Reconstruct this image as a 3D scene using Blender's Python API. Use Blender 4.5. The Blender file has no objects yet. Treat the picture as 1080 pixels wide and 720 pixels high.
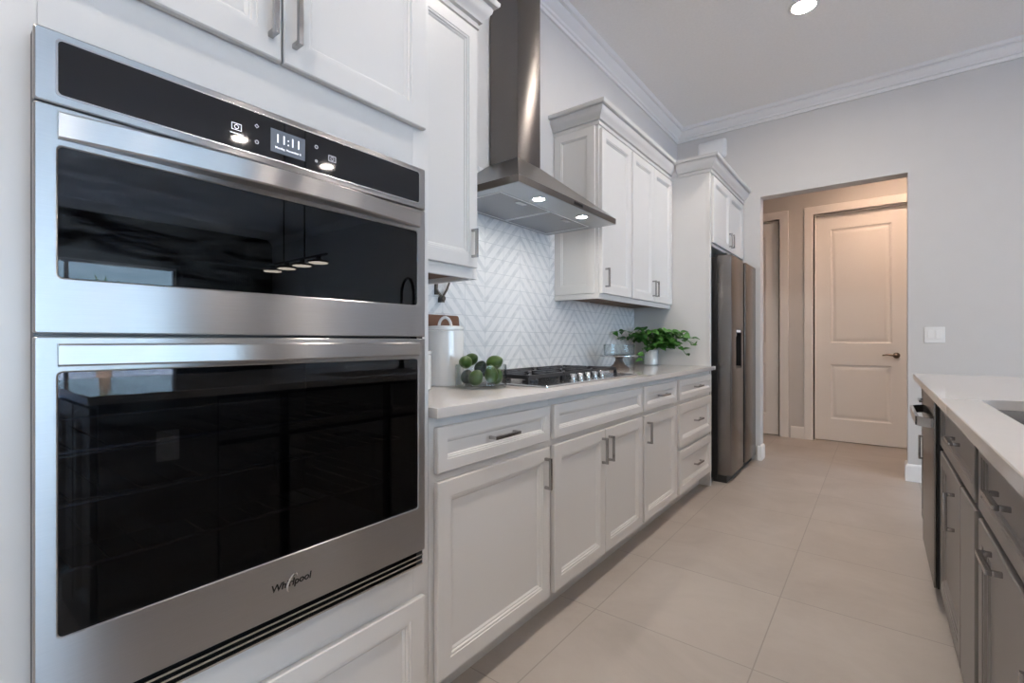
import bpy, bmesh, math, random
from mathutils import Vector, Matrix
random.seed(7)
scene = bpy.context.scene
COL = scene.collection

# ------------------------------------------------------------------ camera
cam_d = bpy.data.cameras.new('camera')
cam = bpy.data.objects.new('camera', cam_d); COL.objects.link(cam)
cam_d.sensor_width = 36.0
cam_d.lens = 500.0 / 1080.0 * 36.0
cam_d.shift_y = -0.5 / 1080.0
cam_d.clip_start = 0.02; cam_d.clip_end = 200
cam.location = (1.629, 0.0, 1.104)
cam.rotation_euler = (math.pi / 2, 0, math.atan(386.0 / 500.0))
scene.camera = cam

# ------------------------------------------------------------------ world (sky seen through the sliding doors)
w = bpy.data.worlds.new('world'); scene.world = w; w.use_nodes = True
wn = w.node_tree.nodes; wl = w.node_tree.links
bg = wn['Background']
wtc = wn.new('ShaderNodeTexCoord'); wsep = wn.new('ShaderNodeSeparateXYZ'); wr = wn.new('ShaderNodeValToRGB')
wl.new(wtc.outputs['Generated'], wsep.inputs[0]); wl.new(wsep.outputs['Z'], wr.inputs['Fac'])
wr.color_ramp.elements[0].position = 0.0; wr.color_ramp.elements[0].color = (0.56, 0.82, 1.0, 1)
wr.color_ramp.elements[1].position = 0.6; wr.color_ramp.elements[1].color = (0.30, 0.52, 1.0, 1)
wl.new(wr.outputs['Color'], bg.inputs['Color'])
bg.inputs['Strength'].default_value = 9.5

CAN_STRENGTH = 385.0      # recessed ceiling lights
CAN_COLOR = (1.0, 0.895, 0.80)
HALL_STRENGTH = 330.0
HALL_COLOR = (1.0, 0.66, 0.47)
HOOD_STRENGTH = 240.0

# sun behind the house: lights the patio, which throws light up into the room
sd = bpy.data.lights.new('sun', 'SUN'); sd.energy = 85.0; sd.angle = 0.01; sd.color = (0.97, 1.0, 0.97)
so = bpy.data.objects.new('sun', sd); COL.objects.link(so)
so.rotation_euler = Vector((-0.62, -0.25, 0.75)).to_track_quat('Z', 'Y').to_euler()
# portal for the daylight through the sliding doors
pd = bpy.data.lights.new('window_daylight', 'AREA'); pd.shape = 'RECTANGLE'; pd.size = 6.0; pd.size_y = 2.42
pd.cycles.is_portal = True
po = bpy.data.objects.new('window_daylight', pd); COL.objects.link(po)
po.location = (9.98, 0.15, 1.22)
po.rotation_euler = Matrix(((0, 0, 1), (1, 0, 0), (0, 1, 0))).to_euler()   # local -Z looks to -X, local X along Y

scene.view_settings.view_transform = 'Standard'
scene.view_settings.look = 'None'
scene.view_settings.exposure = 0.12
scene.view_settings.gamma = 1.0
scene.view_settings.use_curve_mapping = False
scene.cycles.use_denoising = True
scene.cycles.max_bounces = 10
scene.cycles.diffuse_bounces = 6
scene.cycles.glossy_bounces = 5
scene.cycles.transparent_max_bounces = 12
scene.cycles.sample_clamp_indirect = 6.0
scene.cycles.caustics_reflective = False
scene.cycles.caustics_refractive = False

# ------------------------------------------------------------------ materials
def new_mat(name):
    m = bpy.data.materials.new(name); m.use_nodes = True
    nt = m.node_tree; b = nt.nodes['Principled BSDF']
    return m, nt, b

def pmat(name, col, rough=0.5, metal=0.0, spec=0.5, var=0.0, vscale=8.0, bump=0.0, bscale=200.0, stretch=None, emit=None, estr=0.0, coat=0.0):
    m, nt, b = new_mat(name)
    b.inputs['Base Color'].default_value = (*col, 1)
    b.inputs['Roughness'].default_value = rough
    b.inputs['Metallic'].default_value = metal
    b.inputs['Specular IOR Level'].default_value = spec
    if coat: b.inputs['Coat Weight'].default_value = coat; b.inputs['Coat Roughness'].default_value = 0.1
    if emit: b.inputs['Emission Color'].default_value = (*emit, 1); b.inputs['Emission Strength'].default_value = estr
    geo = nt.nodes.new('ShaderNodeNewGeometry')
    vec = geo.outputs['Position']
    if stretch:
        mp = nt.nodes.new('ShaderNodeMapping'); mp.inputs['Scale'].default_value = stretch
        nt.links.new(vec, mp.inputs['Vector']); vec = mp.outputs['Vector']
    n = nt.nodes.new('ShaderNodeTexNoise'); n.inputs['Scale'].default_value = vscale; n.inputs['Detail'].default_value = 6
    nt.links.new(vec, n.inputs['Vector'])
    mix = nt.nodes.new('ShaderNodeMix'); mix.data_type = 'RGBA'
    mix.inputs['A'].default_value = (*[c * (1 - var) for c in col], 1)
    mix.inputs['B'].default_value = (*[min(1, c * (1 + var)) for c in col], 1)
    nt.links.new(n.outputs['Fac'], mix.inputs['Factor'])
    nt.links.new(mix.outputs['Result'], b.inputs['Base Color'])
    if bump:
        n2 = nt.nodes.new('ShaderNodeTexNoise'); n2.inputs['Scale'].default_value = bscale; n2.inputs['Detail'].default_value = 3
        nt.links.new(vec, n2.inputs['Vector'])
        bp = nt.nodes.new('ShaderNodeBump'); bp.inputs['Strength'].default_value = bump; bp.inputs['Distance'].default_value = 0.004
        nt.links.new(n2.outputs['Fac'], bp.inputs['Height']); nt.links.new(bp.outputs['Normal'], b.inputs['Normal'])
    return m

def steel(name, col, rough, aniso, tangent, streak=(1, 1, 60)):
    m, nt, b = new_mat(name)
    b.inputs['Metallic'].default_value = 1.0
    b.inputs['Roughness'].default_value = rough
    b.inputs['Anisotropic'].default_value = aniso
    tv = nt.nodes.new('ShaderNodeCombineXYZ')
    for i in range(3): tv.inputs[i].default_value = tangent[i]
    nt.links.new(tv.outputs[0], b.inputs['Tangent'])
    geo = nt.nodes.new('ShaderNodeNewGeometry')
    mp = nt.nodes.new('ShaderNodeMapping'); mp.inputs['Scale'].default_value = streak
    nt.links.new(geo.outputs['Position'], mp.inputs['Vector'])
    n = nt.nodes.new('ShaderNodeTexNoise'); n.inputs['Scale'].default_value = 14; n.inputs['Detail'].default_value = 5
    nt.links.new(mp.outputs['Vector'], n.inputs['Vector'])
    mix = nt.nodes.new('ShaderNodeMix'); mix.data_type = 'RGBA'
    mix.inputs['A'].default_value = (*[c * 0.93 for c in col], 1); mix.inputs['B'].default_value = (*[min(1, c * 1.07) for c in col], 1)
    nt.links.new(n.outputs['Fac'], mix.inputs['Factor']); nt.links.new(mix.outputs['Result'], b.inputs['Base Color'])
    return m

M = {}
M['wall'] = pmat('wall_paint', (0.62, 0.605, 0.59), 0.6, var=0.02, bump=0.12, bscale=90)
M['ceiling'] = pmat('ceiling_knockdown', (0.90, 0.885, 0.865), 0.8, var=0.05, vscale=60, bump=0.35, bscale=70)
M['trim'] = pmat('white_trim', (0.87, 0.855, 0.835), 0.35, var=0.01)
M['cab'] = pmat('white_cabinet_paint', (0.65, 0.64, 0.625), 0.34, var=0.012, vscale=3)
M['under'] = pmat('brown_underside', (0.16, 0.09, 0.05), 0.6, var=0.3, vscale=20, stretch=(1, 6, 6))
M['quartz'] = pmat('white_quartz', (0.57, 0.535, 0.51), 0.07, var=0.02, vscale=30, spec=0.6)
M['steel'] = steel('brushed_stainless', (0.42, 0.41, 0.405), 0.28, 0.97, (0.35, 0, 1))
M['steel_v'] = steel('hood_stainless', (0.17, 0.158, 0.15), 0.28, 0.8, (0.35, 0.05, 1), (1, 1, 60))
M['steel_dark'] = steel('dark_fridge_stainless', (0.23, 0.22, 0.215), 0.25, 0.6, (0, 1, 0), (60, 60, 1))
M['steel_plain'] = pmat('polished_stainless', (0.58, 0.58, 0.58), 0.2, 1.0, var=0.04)
M['plate_steel'] = pmat('bright_filter_frame', (0.85, 0.86, 0.87), 0.4, 0.8)
M['steel_under'] = pmat('satin_hood_underside', (0.40, 0.42, 0.44), 0.30, 1.0, var=0.05)
M['filter'] = pmat('hood_filter_mesh', (0.34, 0.35, 0.37), 0.5, 0.9, var=0.1, vscale=250)
M['pull'] = pmat('satin_nickel', (0.42, 0.41, 0.41), 0.24, 1.0, var=0.03)
M['chrome'] = pmat('chrome', (0.8, 0.8, 0.8), 0.07, 1.0)
M['black'] = pmat('black_plastic', (0.012, 0.012, 0.013), 0.35, var=0.1)
M['blackmat'] = pmat('black_enamel_cavity', (0.012, 0.012, 0.014), 0.35, var=0.1)
M['iron'] = pmat('cast_iron', (0.022, 0.022, 0.026), 0.42, var=0.15, vscale=80, bump=0.1, bscale=300)
M['rack'] = pmat('oven_rack_wire', (0.55, 0.55, 0.55), 0.25, 1.0)
M['panelglass'] = pmat('black_panel_glass', (0.006, 0.006, 0.008), 0.03, spec=0.5)
M['island'] = pmat('taupe_cabinet_paint', (0.205, 0.188, 0.177), 0.36, var=0.04, vscale=4)
M['island_frame_shade'] = pmat('island_frame_gap_shade', (0.035, 0.03, 0.028), 0.5)  # island frame coloured dark to paint in the shade between the fronts
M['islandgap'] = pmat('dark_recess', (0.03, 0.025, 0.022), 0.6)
M['ceramic'] = pmat('white_ceramic', (0.78, 0.77, 0.76), 0.12, coat=0.4)
M['wood'] = pmat('walnut_board', (0.13, 0.055, 0.028), 0.45, var=0.45, vscale=16, stretch=(1, 1.2, 9))
M['stem_wood'] = pmat('grey_brown_wood', (0.20, 0.155, 0.13), 0.45, var=0.2, vscale=20)
M['bronze'] = pmat('dark_bronze', (0.12, 0.105, 0.09), 0.35, 0.9)
M['nickel_dark'] = pmat('aged_nickel_lever', (0.17, 0.14, 0.115), 0.3, 1.0)
M['blackmetal'] = pmat('matte_black_metal', (0.015, 0.015, 0.016), 0.35, 0.6)
M['plate'] = pmat('white_switch_plastic', (0.82, 0.82, 0.81), 0.3)
M['leaf'] = pmat('pothos_leaf', (0.055, 0.17, 0.030), 0.38, var=0.7, vscale=14, spec=0.4)
M['leaf2'] = pmat('palm_leaf', (0.07, 0.2, 0.05), 0.5, var=0.4)
M['bark'] = pmat('palm_bark', (0.30, 0.19, 0.13), 0.9, var=0.4, vscale=10)
M['soil'] = pmat('potting_soil', (0.03, 0.02, 0.015), 0.95, var=0.4, vscale=120)
M['fruit'] = pmat('green_avocado_skin', (0.040, 0.085, 0.012), 0.36, var=0.5, vscale=28, bump=0.25, bscale=170, spec=0.5)
M['fruit_dark'] = pmat('dark_avocado_skin', (0.012, 0.024, 0.014), 0.36, var=0.5, vscale=28, bump=0.25, bscale=170)
M['patio'] = pmat('patio_pavers', (0.62, 0.62, 0.62), 0.8, var=0.1)
M['accent'] = pmat('charcoal_accent_paint', (0.075, 0.075, 0.08), 0.7, var=0.05)
M['slat'] = pmat('slatted_curtain', (0.16, 0.17, 0.17), 0.8, var=0.1)
M['white_text'] = pmat('lit_legend', (0.8, 0.8, 0.82), 0.5, emit=(0.85, 0.9, 1.0), estr=0.75)
M['dim_text'] = pmat('dim_lit_legend', (0.5, 0.5, 0.52), 0.5, emit=(0.85, 0.9, 1.0), estr=0.3)
M['screen'] = pmat('oven_lcd', (0.05, 0.06, 0.075), 0.12, emit=(0.62, 0.74, 0.95), estr=0.10)
M['badge'] = pmat('dark_badge', (0.03, 0.03, 0.03), 0.3, 0.6)
M['rubber'] = pmat('dark_grille', (0.02, 0.02, 0.02), 0.6)
M['can'] = pmat('downlight_lens', (0.9, 0.9, 0.9), 0.5, emit=CAN_COLOR, estr=CAN_STRENGTH)
M['hall_can'] = pmat('hall_lamp_lens', (0.9, 0.9, 0.9), 0.5, emit=HALL_COLOR, estr=HALL_STRENGTH)
M['hood_led'] = pmat('hood_lamp_lens', (0.9, 0.9, 0.9), 0.5, emit=(1.0, 0.95, 0.88), estr=HOOD_STRENGTH)
M['pend_led'] = pmat('pendant_lens', (0.9, 0.9, 0.9), 0.5, emit=(1.0, 0.88, 0.74), estr=12.0)

def glass_mat(name, tint, refl_rough=0.0, smear=0.0, ior=1.5, edge=None):
    """thin pane: tinted see-through mixed with a mirror reflection by Fresnel"""
    m = bpy.data.materials.new(name); m.use_nodes = True
    nt = m.node_tree; nt.nodes.clear()
    out = nt.nodes.new('ShaderNodeOutputMaterial')
    tr = nt.nodes.new('ShaderNodeBsdfTransparent'); tr.inputs['Color'].default_value = (*tint, 1)
    gl = nt.nodes.new('ShaderNodeBsdfGlossy'); gl.inputs['Roughness'].default_value = refl_rough
    g_ = nt.nodes.new('ShaderNodeNewGeometry')
    dt = nt.nodes.new('ShaderNodeVectorMath'); dt.operation = 'DOT_PRODUCT'
    nt.links.new(g_.outputs['Normal'], dt.inputs[0]); nt.links.new(g_.outputs['Incoming'], dt.inputs[1])
    def mth(op, a, b=None):
        n = nt.nodes.new('ShaderNodeMath'); n.operation = op
        for i, v in enumerate((a, b)):
            if v is None: continue
            if isinstance(v, (int, float)): n.inputs[i].default_value = v
            else: nt.links.new(v, n.inputs[i])
        return n.outputs[0]
    f0 = ((ior - 1) / (ior + 1)) ** 2
    c_ = mth('POWER', mth('SUBTRACT', 1.0, mth('ABSOLUTE', dt.outputs['Value'])), 5.0)
    fr_out = mth('ADD', f0, mth('MULTIPLY', c_, 1 - f0))
    mx = nt.nodes.new('ShaderNodeMixShader')
    nt.links.new(fr_out, mx.inputs[0]); nt.links.new(tr.outputs[0], mx.inputs[1]); nt.links.new(gl.outputs[0], mx.inputs[2])
    if edge:
        ec = nt.nodes.new('ShaderNodeMix'); ec.data_type = 'RGBA'
        ec.inputs['A'].default_value = (*tint, 1); ec.inputs['B'].default_value = (*edge, 1)
        nt.links.new(mth('POWER', mth('SUBTRACT', 1.0, mth('ABSOLUTE', dt.outputs['Value'])), 4.0), ec.inputs['Factor'])
        nt.links.new(ec.outputs['Result'], tr.inputs['Color'])
    last = mx
    if smear:
        geo = nt.nodes.new('ShaderNodeNewGeometry')
        mp = nt.nodes.new('ShaderNodeMapping'); mp.inputs['Scale'].default_value = (1, 5, 26); mp.inputs['Rotation'].default_value = (0.18, 0, 0)
        n = nt.nodes.new('ShaderNodeTexNoise'); n.inputs['Scale'].default_value = 1.6; n.inputs['Detail'].default_value = 7; n.inputs['Distortion'].default_value = 1.0
        nt.links.new(geo.outputs['Position'], mp.inputs['Vector']); nt.links.new(mp.outputs['Vector'], n.inputs['Vector'])
        rp = nt.nodes.new('ShaderNodeValToRGB'); rp.color_ramp.elements[0].position = 0.40; rp.color_ramp.elements[1].position = 0.95
        nt.links.new(n.outputs['Fac'], rp.inputs['Fac'])
        mu = nt.nodes.new('ShaderNodeMath'); mu.operation = 'MULTIPLY'; mu.inputs[1].default_value = smear
        nt.links.new(rp.outputs['Color'], mu.inputs[0])
        spy = nt.nodes.new('ShaderNodeSeparateXYZ'); nt.links.new(geo.outputs['Position'], spy.inputs[0])
        mr = nt.nodes.new('ShaderNodeMapRange'); mr.inputs['From Min'].default_value = 0.2; mr.inputs['From Max'].default_value = 0.55
        mr.inputs['To Min'].default_value = 1.0; mr.inputs['To Max'].default_value = 0.08
        nt.links.new(spy.outputs['Y'], mr.inputs['Value'])
        mu = mth('MULTIPLY', mu.outputs[0], mr.outputs[0]).node
        g2 = nt.nodes.new('ShaderNodeBsdfGlossy'); g2.inputs['Roughness'].default_value = 0.45
        m2 = nt.nodes.new('ShaderNodeMixShader')
        nt.links.new(mu.outputs[0], m2.inputs[0]); nt.links.new(mx.outputs[0], m2.inputs[1]); nt.links.new(g2.outputs[0], m2.inputs[2])
        last = m2
    nt.links.new(last.outputs[0], out.inputs[0])
    return m
M['ovenglass'] = glass_mat('dark_oven_glass', (0.36, 0.37, 0.41), 0.0, 0.008, 1.5)
M['ovenglass_smeared'] = glass_mat('smeared_dark_oven_glass', (0.12, 0.125, 0.14), 0.0, 0.06, 1.5)
M['clearglass'] = glass_mat('clear_glass', (0.94, 0.955, 0.955), 0.0, 0.0, 1.5, (0.55, 0.60, 0.60))
M['windowglass'] = glass_mat('window_glass', (0.97, 0.98, 0.99), 0.0)

def floor_mat():
    m, nt, b = new_mat('porcelain_floor_tile')
    N = nt.nodes.new; L = nt.links.new
    geo = N('ShaderNodeNewGeometry'); sp = N('ShaderNodeSeparateXYZ'); L(geo.outputs['Position'], sp.inputs[0])
    def math_(op, a, bb=None):
        n = N('ShaderNodeMath'); n.operation = op
        for i, v in enumerate((a, bb)):
            if v is None: continue
            if isinstance(v, (int, float)): n.inputs[i].default_value = v
            else: L(v, n.inputs[i])
        return n.outputs[0]
    def line(sock, off, size):
        t = math_('DIVIDE', math_('SUBTRACT', sock, off), size)
        f = math_('FRACT', math_('ADD', t, 100.0))
        d = math_('ABSOLUTE', math_('SUBTRACT', f, 0.5))
        return math_('MULTIPLY', math_('SUBTRACT', 0.5, d), size), math_('FLOOR', t)
    dx, ix = line(sp.outputs['X'], 0.708, 0.587); dy, iy = line(sp.outputs['Y'], 1.757, 0.572)
    d = math_('MINIMUM', dx, dy)
    g = math_('LESS_THAN', d, 0.0022)
    n = N('ShaderNodeTexNoise'); n.inputs['Scale'].default_value = 2.2; n.inputs['Detail'].default_value = 8; n.inputs['Roughness'].default_value = 0.65
    n.inputs['Distortion'].default_value = 0.6
    L(geo.outputs['Position'], n.inputs['Vector'])
    r = N('ShaderNodeValToRGB'); r.color_ramp.elements[0].position = 0.3; r.color_ramp.elements[1].position = 0.72
    r.color_ramp.elements[0].color = (0.405, 0.36, 0.322, 1); r.color_ramp.elements[1].color = (0.50, 0.455, 0.415, 1)
    L(n.outputs['Fac'], r.inputs['Fac'])
    wn_ = N('ShaderNodeTexWhiteNoise'); wn_.noise_dimensions = '2D'
    cb = N('ShaderNodeCombineXYZ'); L(ix, cb.inputs[0]); L(iy, cb.inputs[1]); L(cb.outputs[0], wn_.inputs['Vector'])
    hs = N('ShaderNodeHueSaturation'); L(r.outputs['Color'], hs.inputs['Color'])
    L(math_('ADD', math_('MULTIPLY', wn_.outputs['Value'], 0.06), 0.97), hs.inputs['Value'])
    mx = N('ShaderNodeMix'); mx.data_type = 'RGBA'; L(g, mx.inputs['Factor']); L(hs.outputs['Color'], mx.inputs['A'])
    mx.inputs['B'].default_value = (0.33, 0.295, 0.265, 1)
    L(mx.outputs['Result'], b.inputs['Base Color'])
    b.inputs['Roughness'].default_value = 0.36
    b.inputs['Specular IOR Level'].default_value = 0.4
    bp = N('ShaderNodeBump'); bp.inputs['Strength'].default_value = 0.3; bp.inputs['Distance'].default_value = 0.002; bp.invert = True
    L(g, bp.inputs['Height']); L(bp.outputs['Normal'], b.inputs['Normal'])
    return m
M['floor'] = floor_mat()

def tile_mat():
    m, nt, b = new_mat('chevron_marble_tile')
    N = nt.nodes.new; L = nt.links.new
    geo = N('ShaderNodeNewGeometry'); sp = N('ShaderNodeSeparateXYZ'); L(geo.outputs['Position'], sp.inputs[0])
    def math_(op, a, bb=None):
        n = N('ShaderNodeMath'); n.operation = op
        for i, v in enumerate((a, bb)):
            if v is None: continue
            if isinstance(v, (int, float)): n.inputs[i].default_value = v
            else: L(v, n.inputs[i])
        return n.outputs[0]
    P = 0.0775
    # zig-zag: crests at y = 2.175 + 0.61 k
    t = math_('FRACT', math_('ADD', math_('DIVIDE', math_('SUBTRACT', sp.outputs['Y'], 2.175), 0.61), 100.5))
    tri = math_('MULTIPLY', math_('ABSOLUTE', math_('SUBTRACT', t, 0.5)), 0.61)
    v = math_('DIVIDE', math_('ADD', sp.outputs['Z'], tri), P)
    fr = math_('FRACT', math_('ADD', v, 100.15))
    s = math_('ABSOLUTE', math_('SUBTRACT', fr, 0.5))
    stripe = N('ShaderNodeMapRange'); stripe.inputs['From Min'].default_value = 0.27; stripe.inputs['From Max'].default_value = 0.31
    L(s, stripe.inputs['Value'])
    n = N('ShaderNodeTexNoise'); n.inputs['Scale'].default_value = 30; n.inputs['Detail'].default_value = 6; L(geo.outputs['Position'], n.inputs['Vector'])
    gr = N('ShaderNodeValToRGB'); gr.color_ramp.elements[0].position = 0.35; gr.color_ramp.elements[1].position = 0.7
    gr.color_ramp.elements[0].color = (0.60, 0.612, 0.625, 1); gr.color_ramp.elements[1].color = (0.74, 0.745, 0.75, 1)
    L(n.outputs['Fac'], gr.inputs['Fac'])
    mx = N('ShaderNodeMix'); mx.data_type = 'RGBA'; L(stripe.outputs[0], mx.inputs['Factor'])
    L(gr.outputs['Color'], mx.inputs['B']); mx.inputs['A'].default_value = (0.78, 0.78, 0.78, 1)
    zz = math_('FRACT', math_('ADD', math_('DIVIDE', math_('SUBTRACT', sp.outputs['Z'], 0.9215), P), 100.0))
    yy = math_('FRACT', math_('ADD', math_('DIVIDE', math_('SUBTRACT', sp.outputs['Y'], 2.175), 0.1525), 100.0))
    g = math_('MAXIMUM', math_('LESS_THAN', zz, 0.035), math_('LESS_THAN', yy, 0.014))
    m2 = N('ShaderNodeMix'); m2.data_type = 'RGBA'; L(g, m2.inputs['Factor']); L(mx.outputs['Result'], m2.inputs['A'])
    m2.inputs['B'].default_value = (0.55, 0.565, 0.58, 1)
    L(m2.outputs['Result'], b.inputs['Base Color'])
    b.inputs['Roughness'].default_value = 0.25
    return m
M['tile'] = tile_mat()

# ------------------------------------------------------------------ mesh helpers
class MB:
    def __init__(s): s.v = []; s.f = []
    def add(s, vs, fs):
        o = len(s.v); s.v += [tuple(v) for v in vs]; s.f += [tuple(i + o for i in f) for f in fs]; return s
    def box(s, x0, x1, y0, y1, z0, z1):
        return s.add([(x, y, z) for z in (z0, z1) for y in (y0, y1) for x in (x0, x1)],
                     [(0, 2, 3, 1), (4, 5, 7, 6), (0, 1, 5, 4), (2, 6, 7, 3), (0, 4, 6, 2), (1, 3, 7, 5)])
    def hull(s, a, b):
        """two loops of equal length joined and capped"""
        n = len(a)
        return s.add(list(a) + list(b), [tuple(range(n))[::-1], tuple(range(n, 2 * n))] + [(i, (i + 1) % n, n + (i + 1) % n, n + i) for i in range(n)])
    def loops(s, L, cap0=True, cap1=True, closed=False):
        n = len(L[0]); vs = [p for l in L for p in l]; fs = []
        m = len(L)
        for k in range(m if closed else m - 1):
            k2 = (k + 1) % m
            fs += [(k * n + i, k * n + (i + 1) % n, k2 * n + (i + 1) % n, k2 * n + i) for i in range(n)]
        if not closed:
            if cap0: fs.append(tuple(range(n))[::-1])
            if cap1: fs.append(tuple(range((m - 1) * n, m * n)))
        return s.add(vs, fs)
    def lathe(s, c, prof, n=32, cap0=True, cap1=True, axis='z'):
        L = []
        for r, h in prof:
            l = []
            for i in range(n):
                a = 2 * math.pi * i / n; p = (r * math.cos(a), r * math.sin(a), h)
                if axis == 'x': p = (p[2], p[0], p[1])
                if axis == 'y': p = (p[0], p[2], p[1])
                l.append((c[0] + p[0], c[1] + p[1], c[2] + p[2]))
            L.append(l)
        return s.loops(L, cap0, cap1)
    def tube(s, pts, r, n=10, caps=True):
        pts = [Vector(p) for p in pts]; L = []
        rr = r if isinstance(r, (list, tuple)) else [r] * len(pts)
        up = None
        for i, p in enumerate(pts):
            t = (pts[min(i + 1, len(pts) - 1)] - pts[max(i - 1, 0)]).normalized()
            if up is None: up = Vector((0, 0, 1)) if abs(t.z) < 0.9 else Vector((1, 0, 0))
            a = (up - t * up.dot(t)).normalized(); b = t.cross(a); up = a
            L.append([p + (a * math.cos(2 * math.pi * k / n) + b * math.sin(2 * math.pi * k / n)) * rr[i] for k in range(n)])
        return s.loops(L, caps, caps)

def build(name, mb, mat, parent=None, bevel=0.0, angle=35, label=None, segs=2):
    off = Vector((0, 0, 0)); p = parent
    while p is not None: off += p.location; p = p.parent
    me = bpy.data.meshes.new(name)
    me.from_pydata([tuple(Vector(v) - off) for v in mb.v], [], mb.f)
    bm = bmesh.new(); bm.from_mesh(me)
    bmesh.ops.recalc_face_normals(bm, faces=bm.faces)
    if bevel:
        es = [e for e in bm.edges if len(e.link_faces) == 2 and e.calc_face_angle(0) > 0.6]
        try: bmesh.ops.bevel(bm, geom=es, offset=bevel, segments=segs, profile=0.7, affect='EDGES', clamp_overlap=True)
        except Exception: pass
    for e in bm.edges:
        if len(e.link_faces) == 2 and e.calc_face_angle(0) > math.radians(angle): e.smooth = False
    for f in bm.faces: f.smooth = True
    bm.to_mesh(me); bm.free()
    if isinstance(mat, str): mat = M[mat]
    me.materials.append(mat)
    o = bpy.data.objects.new(name, me); COL.objects.link(o)
    if parent: o.parent = parent
    if label: o['label'] = label
    return o

def thing(name, loc, label, cat, group=None):
    o = bpy.data.objects.new(name, None); COL.objects.link(o); o.location = loc
    o.empty_display_size = 0.05
    o['label'] = label; o['category'] = cat
    if group: o['group'] = group
    return o
def tag(o, label, cat, group=None):
    o['label'] = label; o['category'] = cat
    if group: o['group'] = group
    return o
def struct(name, mb, mat, label=None, bevel=0.0, cat=None):
    o = build(name, mb, mat, None, bevel); o['kind'] = 'structure'
    if label: o['label'] = label
    if cat: o['category'] = cat
    return o
def copy_tree(o, parent=None):
    c = o.copy(); COL.objects.link(c)
    if parent: c.parent = parent
    for ch in list(o.children): copy_tree(ch, c)
    return c

class Fr:
    def __init__(s, o, U, V, N): s.o, s.U, s.V, s.N = Vector(o), Vector(U), Vector(V), Vector(N)
    def __call__(s, u, v, d): return s.o + s.U * u + s.V * v + s.N * d
def FX(x): return Fr((x, 0, 0), (0, 1, 0), (0, 0, 1), (1, 0, 0))       # facing +x : u=y v=z
def FXn(x): return Fr((x, 0, 0), (0, 1, 0), (0, 0, 1), (-1, 0, 0))     # facing -x
def FYn(y): return Fr((0, y, 0), (1, 0, 0), (0, 0, 1), (0, -1, 0))     # facing -y : u=x v=z
def FZ(z): return Fr((0, 0, z), (1, 0, 0), (0, 1, 0), (0, 0, 1))

def rr(fr, u0, u1, v0, v1, d, r=0.0, n=5):
    if r <= 0: return [fr(u0, v0, d), fr(u1, v0, d), fr(u1, v1, d), fr(u0, v1, d)]
    L = []
    for cu, cv, a0 in ((u1 - r, v0 + r, -90), (u1 - r, v1 - r, 0), (u0 + r, v1 - r, 90), (u0 + r, v0 + r, 180)):
        for i in range(n + 1):
            a = math.radians(a0 + 90 * i / n); L.append(fr(cu + r * math.cos(a), cv + r * math.sin(a), d))
    return L
def prof_panel(mb, fr, u0, u1, v0, v1, prof, r=0.0, rfun=None, cap0=True, cap1=True):
    return mb.loops([rr(fr, u0 + i, u1 - i, v0 + i, v1 - i, d, (rfun(i) if rfun else r)) for i, d in prof], cap0, cap1)

DOOR = [(.003, 0), (.003, .004), (0, .004), (0, .0175), (.0025, .020), (.050, .020), (.0515, .0175), (.058, .0170), (.061, .0125), (.0645, .0120), (.070, .0075)]
DRAWER = [(.003, 0), (.003, .004), (0, .004), (0, .0175), (.0025, .020), (.036, .020), (.0372, .0175), (.041, .017), (.043, .013), (.0455, .0125), (.049, .009)]

def pull(parent, fr, u, v, vertical, length=.125, out=.030, s=.0105, mat='pull', d0=.020):
    """square-section bar pull standing on two feet"""
    mb = MB(); h = length / 2
    def bx(ua, ub, va, vb, da, db):
        mb.hull([fr(ua, va, da), fr(ub, va, da), fr(ub, vb, da), fr(ua, vb, da)], [fr(ua, va, db), fr(ub, va, db), fr(ub, vb, db), fr(ua, vb, db)])
    if vertical:
        bx(u - s / 2, u + s / 2, v - h, v + h, d0 + out - s, d0 + out)
        for q in (-h, h - s): bx(u - s / 2, u + s / 2, v + q, v + q + s, d0 - .001, d0 + out - s)
    else:
        bx(u - h, u + h, v - s / 2, v + s / 2, d0 + out - s, d0 + out)
        for q in (-h, h - s): bx(u + q, u + q + s, v - s / 2, v + s / 2, d0 - .001, d0 + out - s)
    return build('handle', mb, mat, parent, 0.0012)

def front(parent, name, fr, u0, u1, v0, v1, mat='cab', prof=DOOR):
    return build(name, prof_panel(MB(), fr, u0, u1, v0, v1, prof), mat, parent, angle=20)

def molding(path, prof, closed=False):
    """sweep profile [(d, z)] along an xy path; d goes to the left of the walking direction"""
    mb = MB(); L = []; P = [Vector(p) for p in path]; n = len(P)
    for i in range(n):
        d1 = (P[i] - P[i - 1]).normalized() if i > 0 else None
        d2 = (P[i + 1] - P[i]).normalized() if i < n - 1 else None
        n1 = Vector((-d1.y, d1.x)) if d1 else None; n2 = Vector((-d2.y, d2.x)) if d2 else None
        if n1 is None: m = n2
        elif n2 is None: m = n1
        else: m = (n1 + n2) / (1 + n1.dot(n2))
        L.append([(P[i].x + m.x * d, P[i].y + m.y * d, z) for d, z in prof])
    return mb.loops(L)

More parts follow.
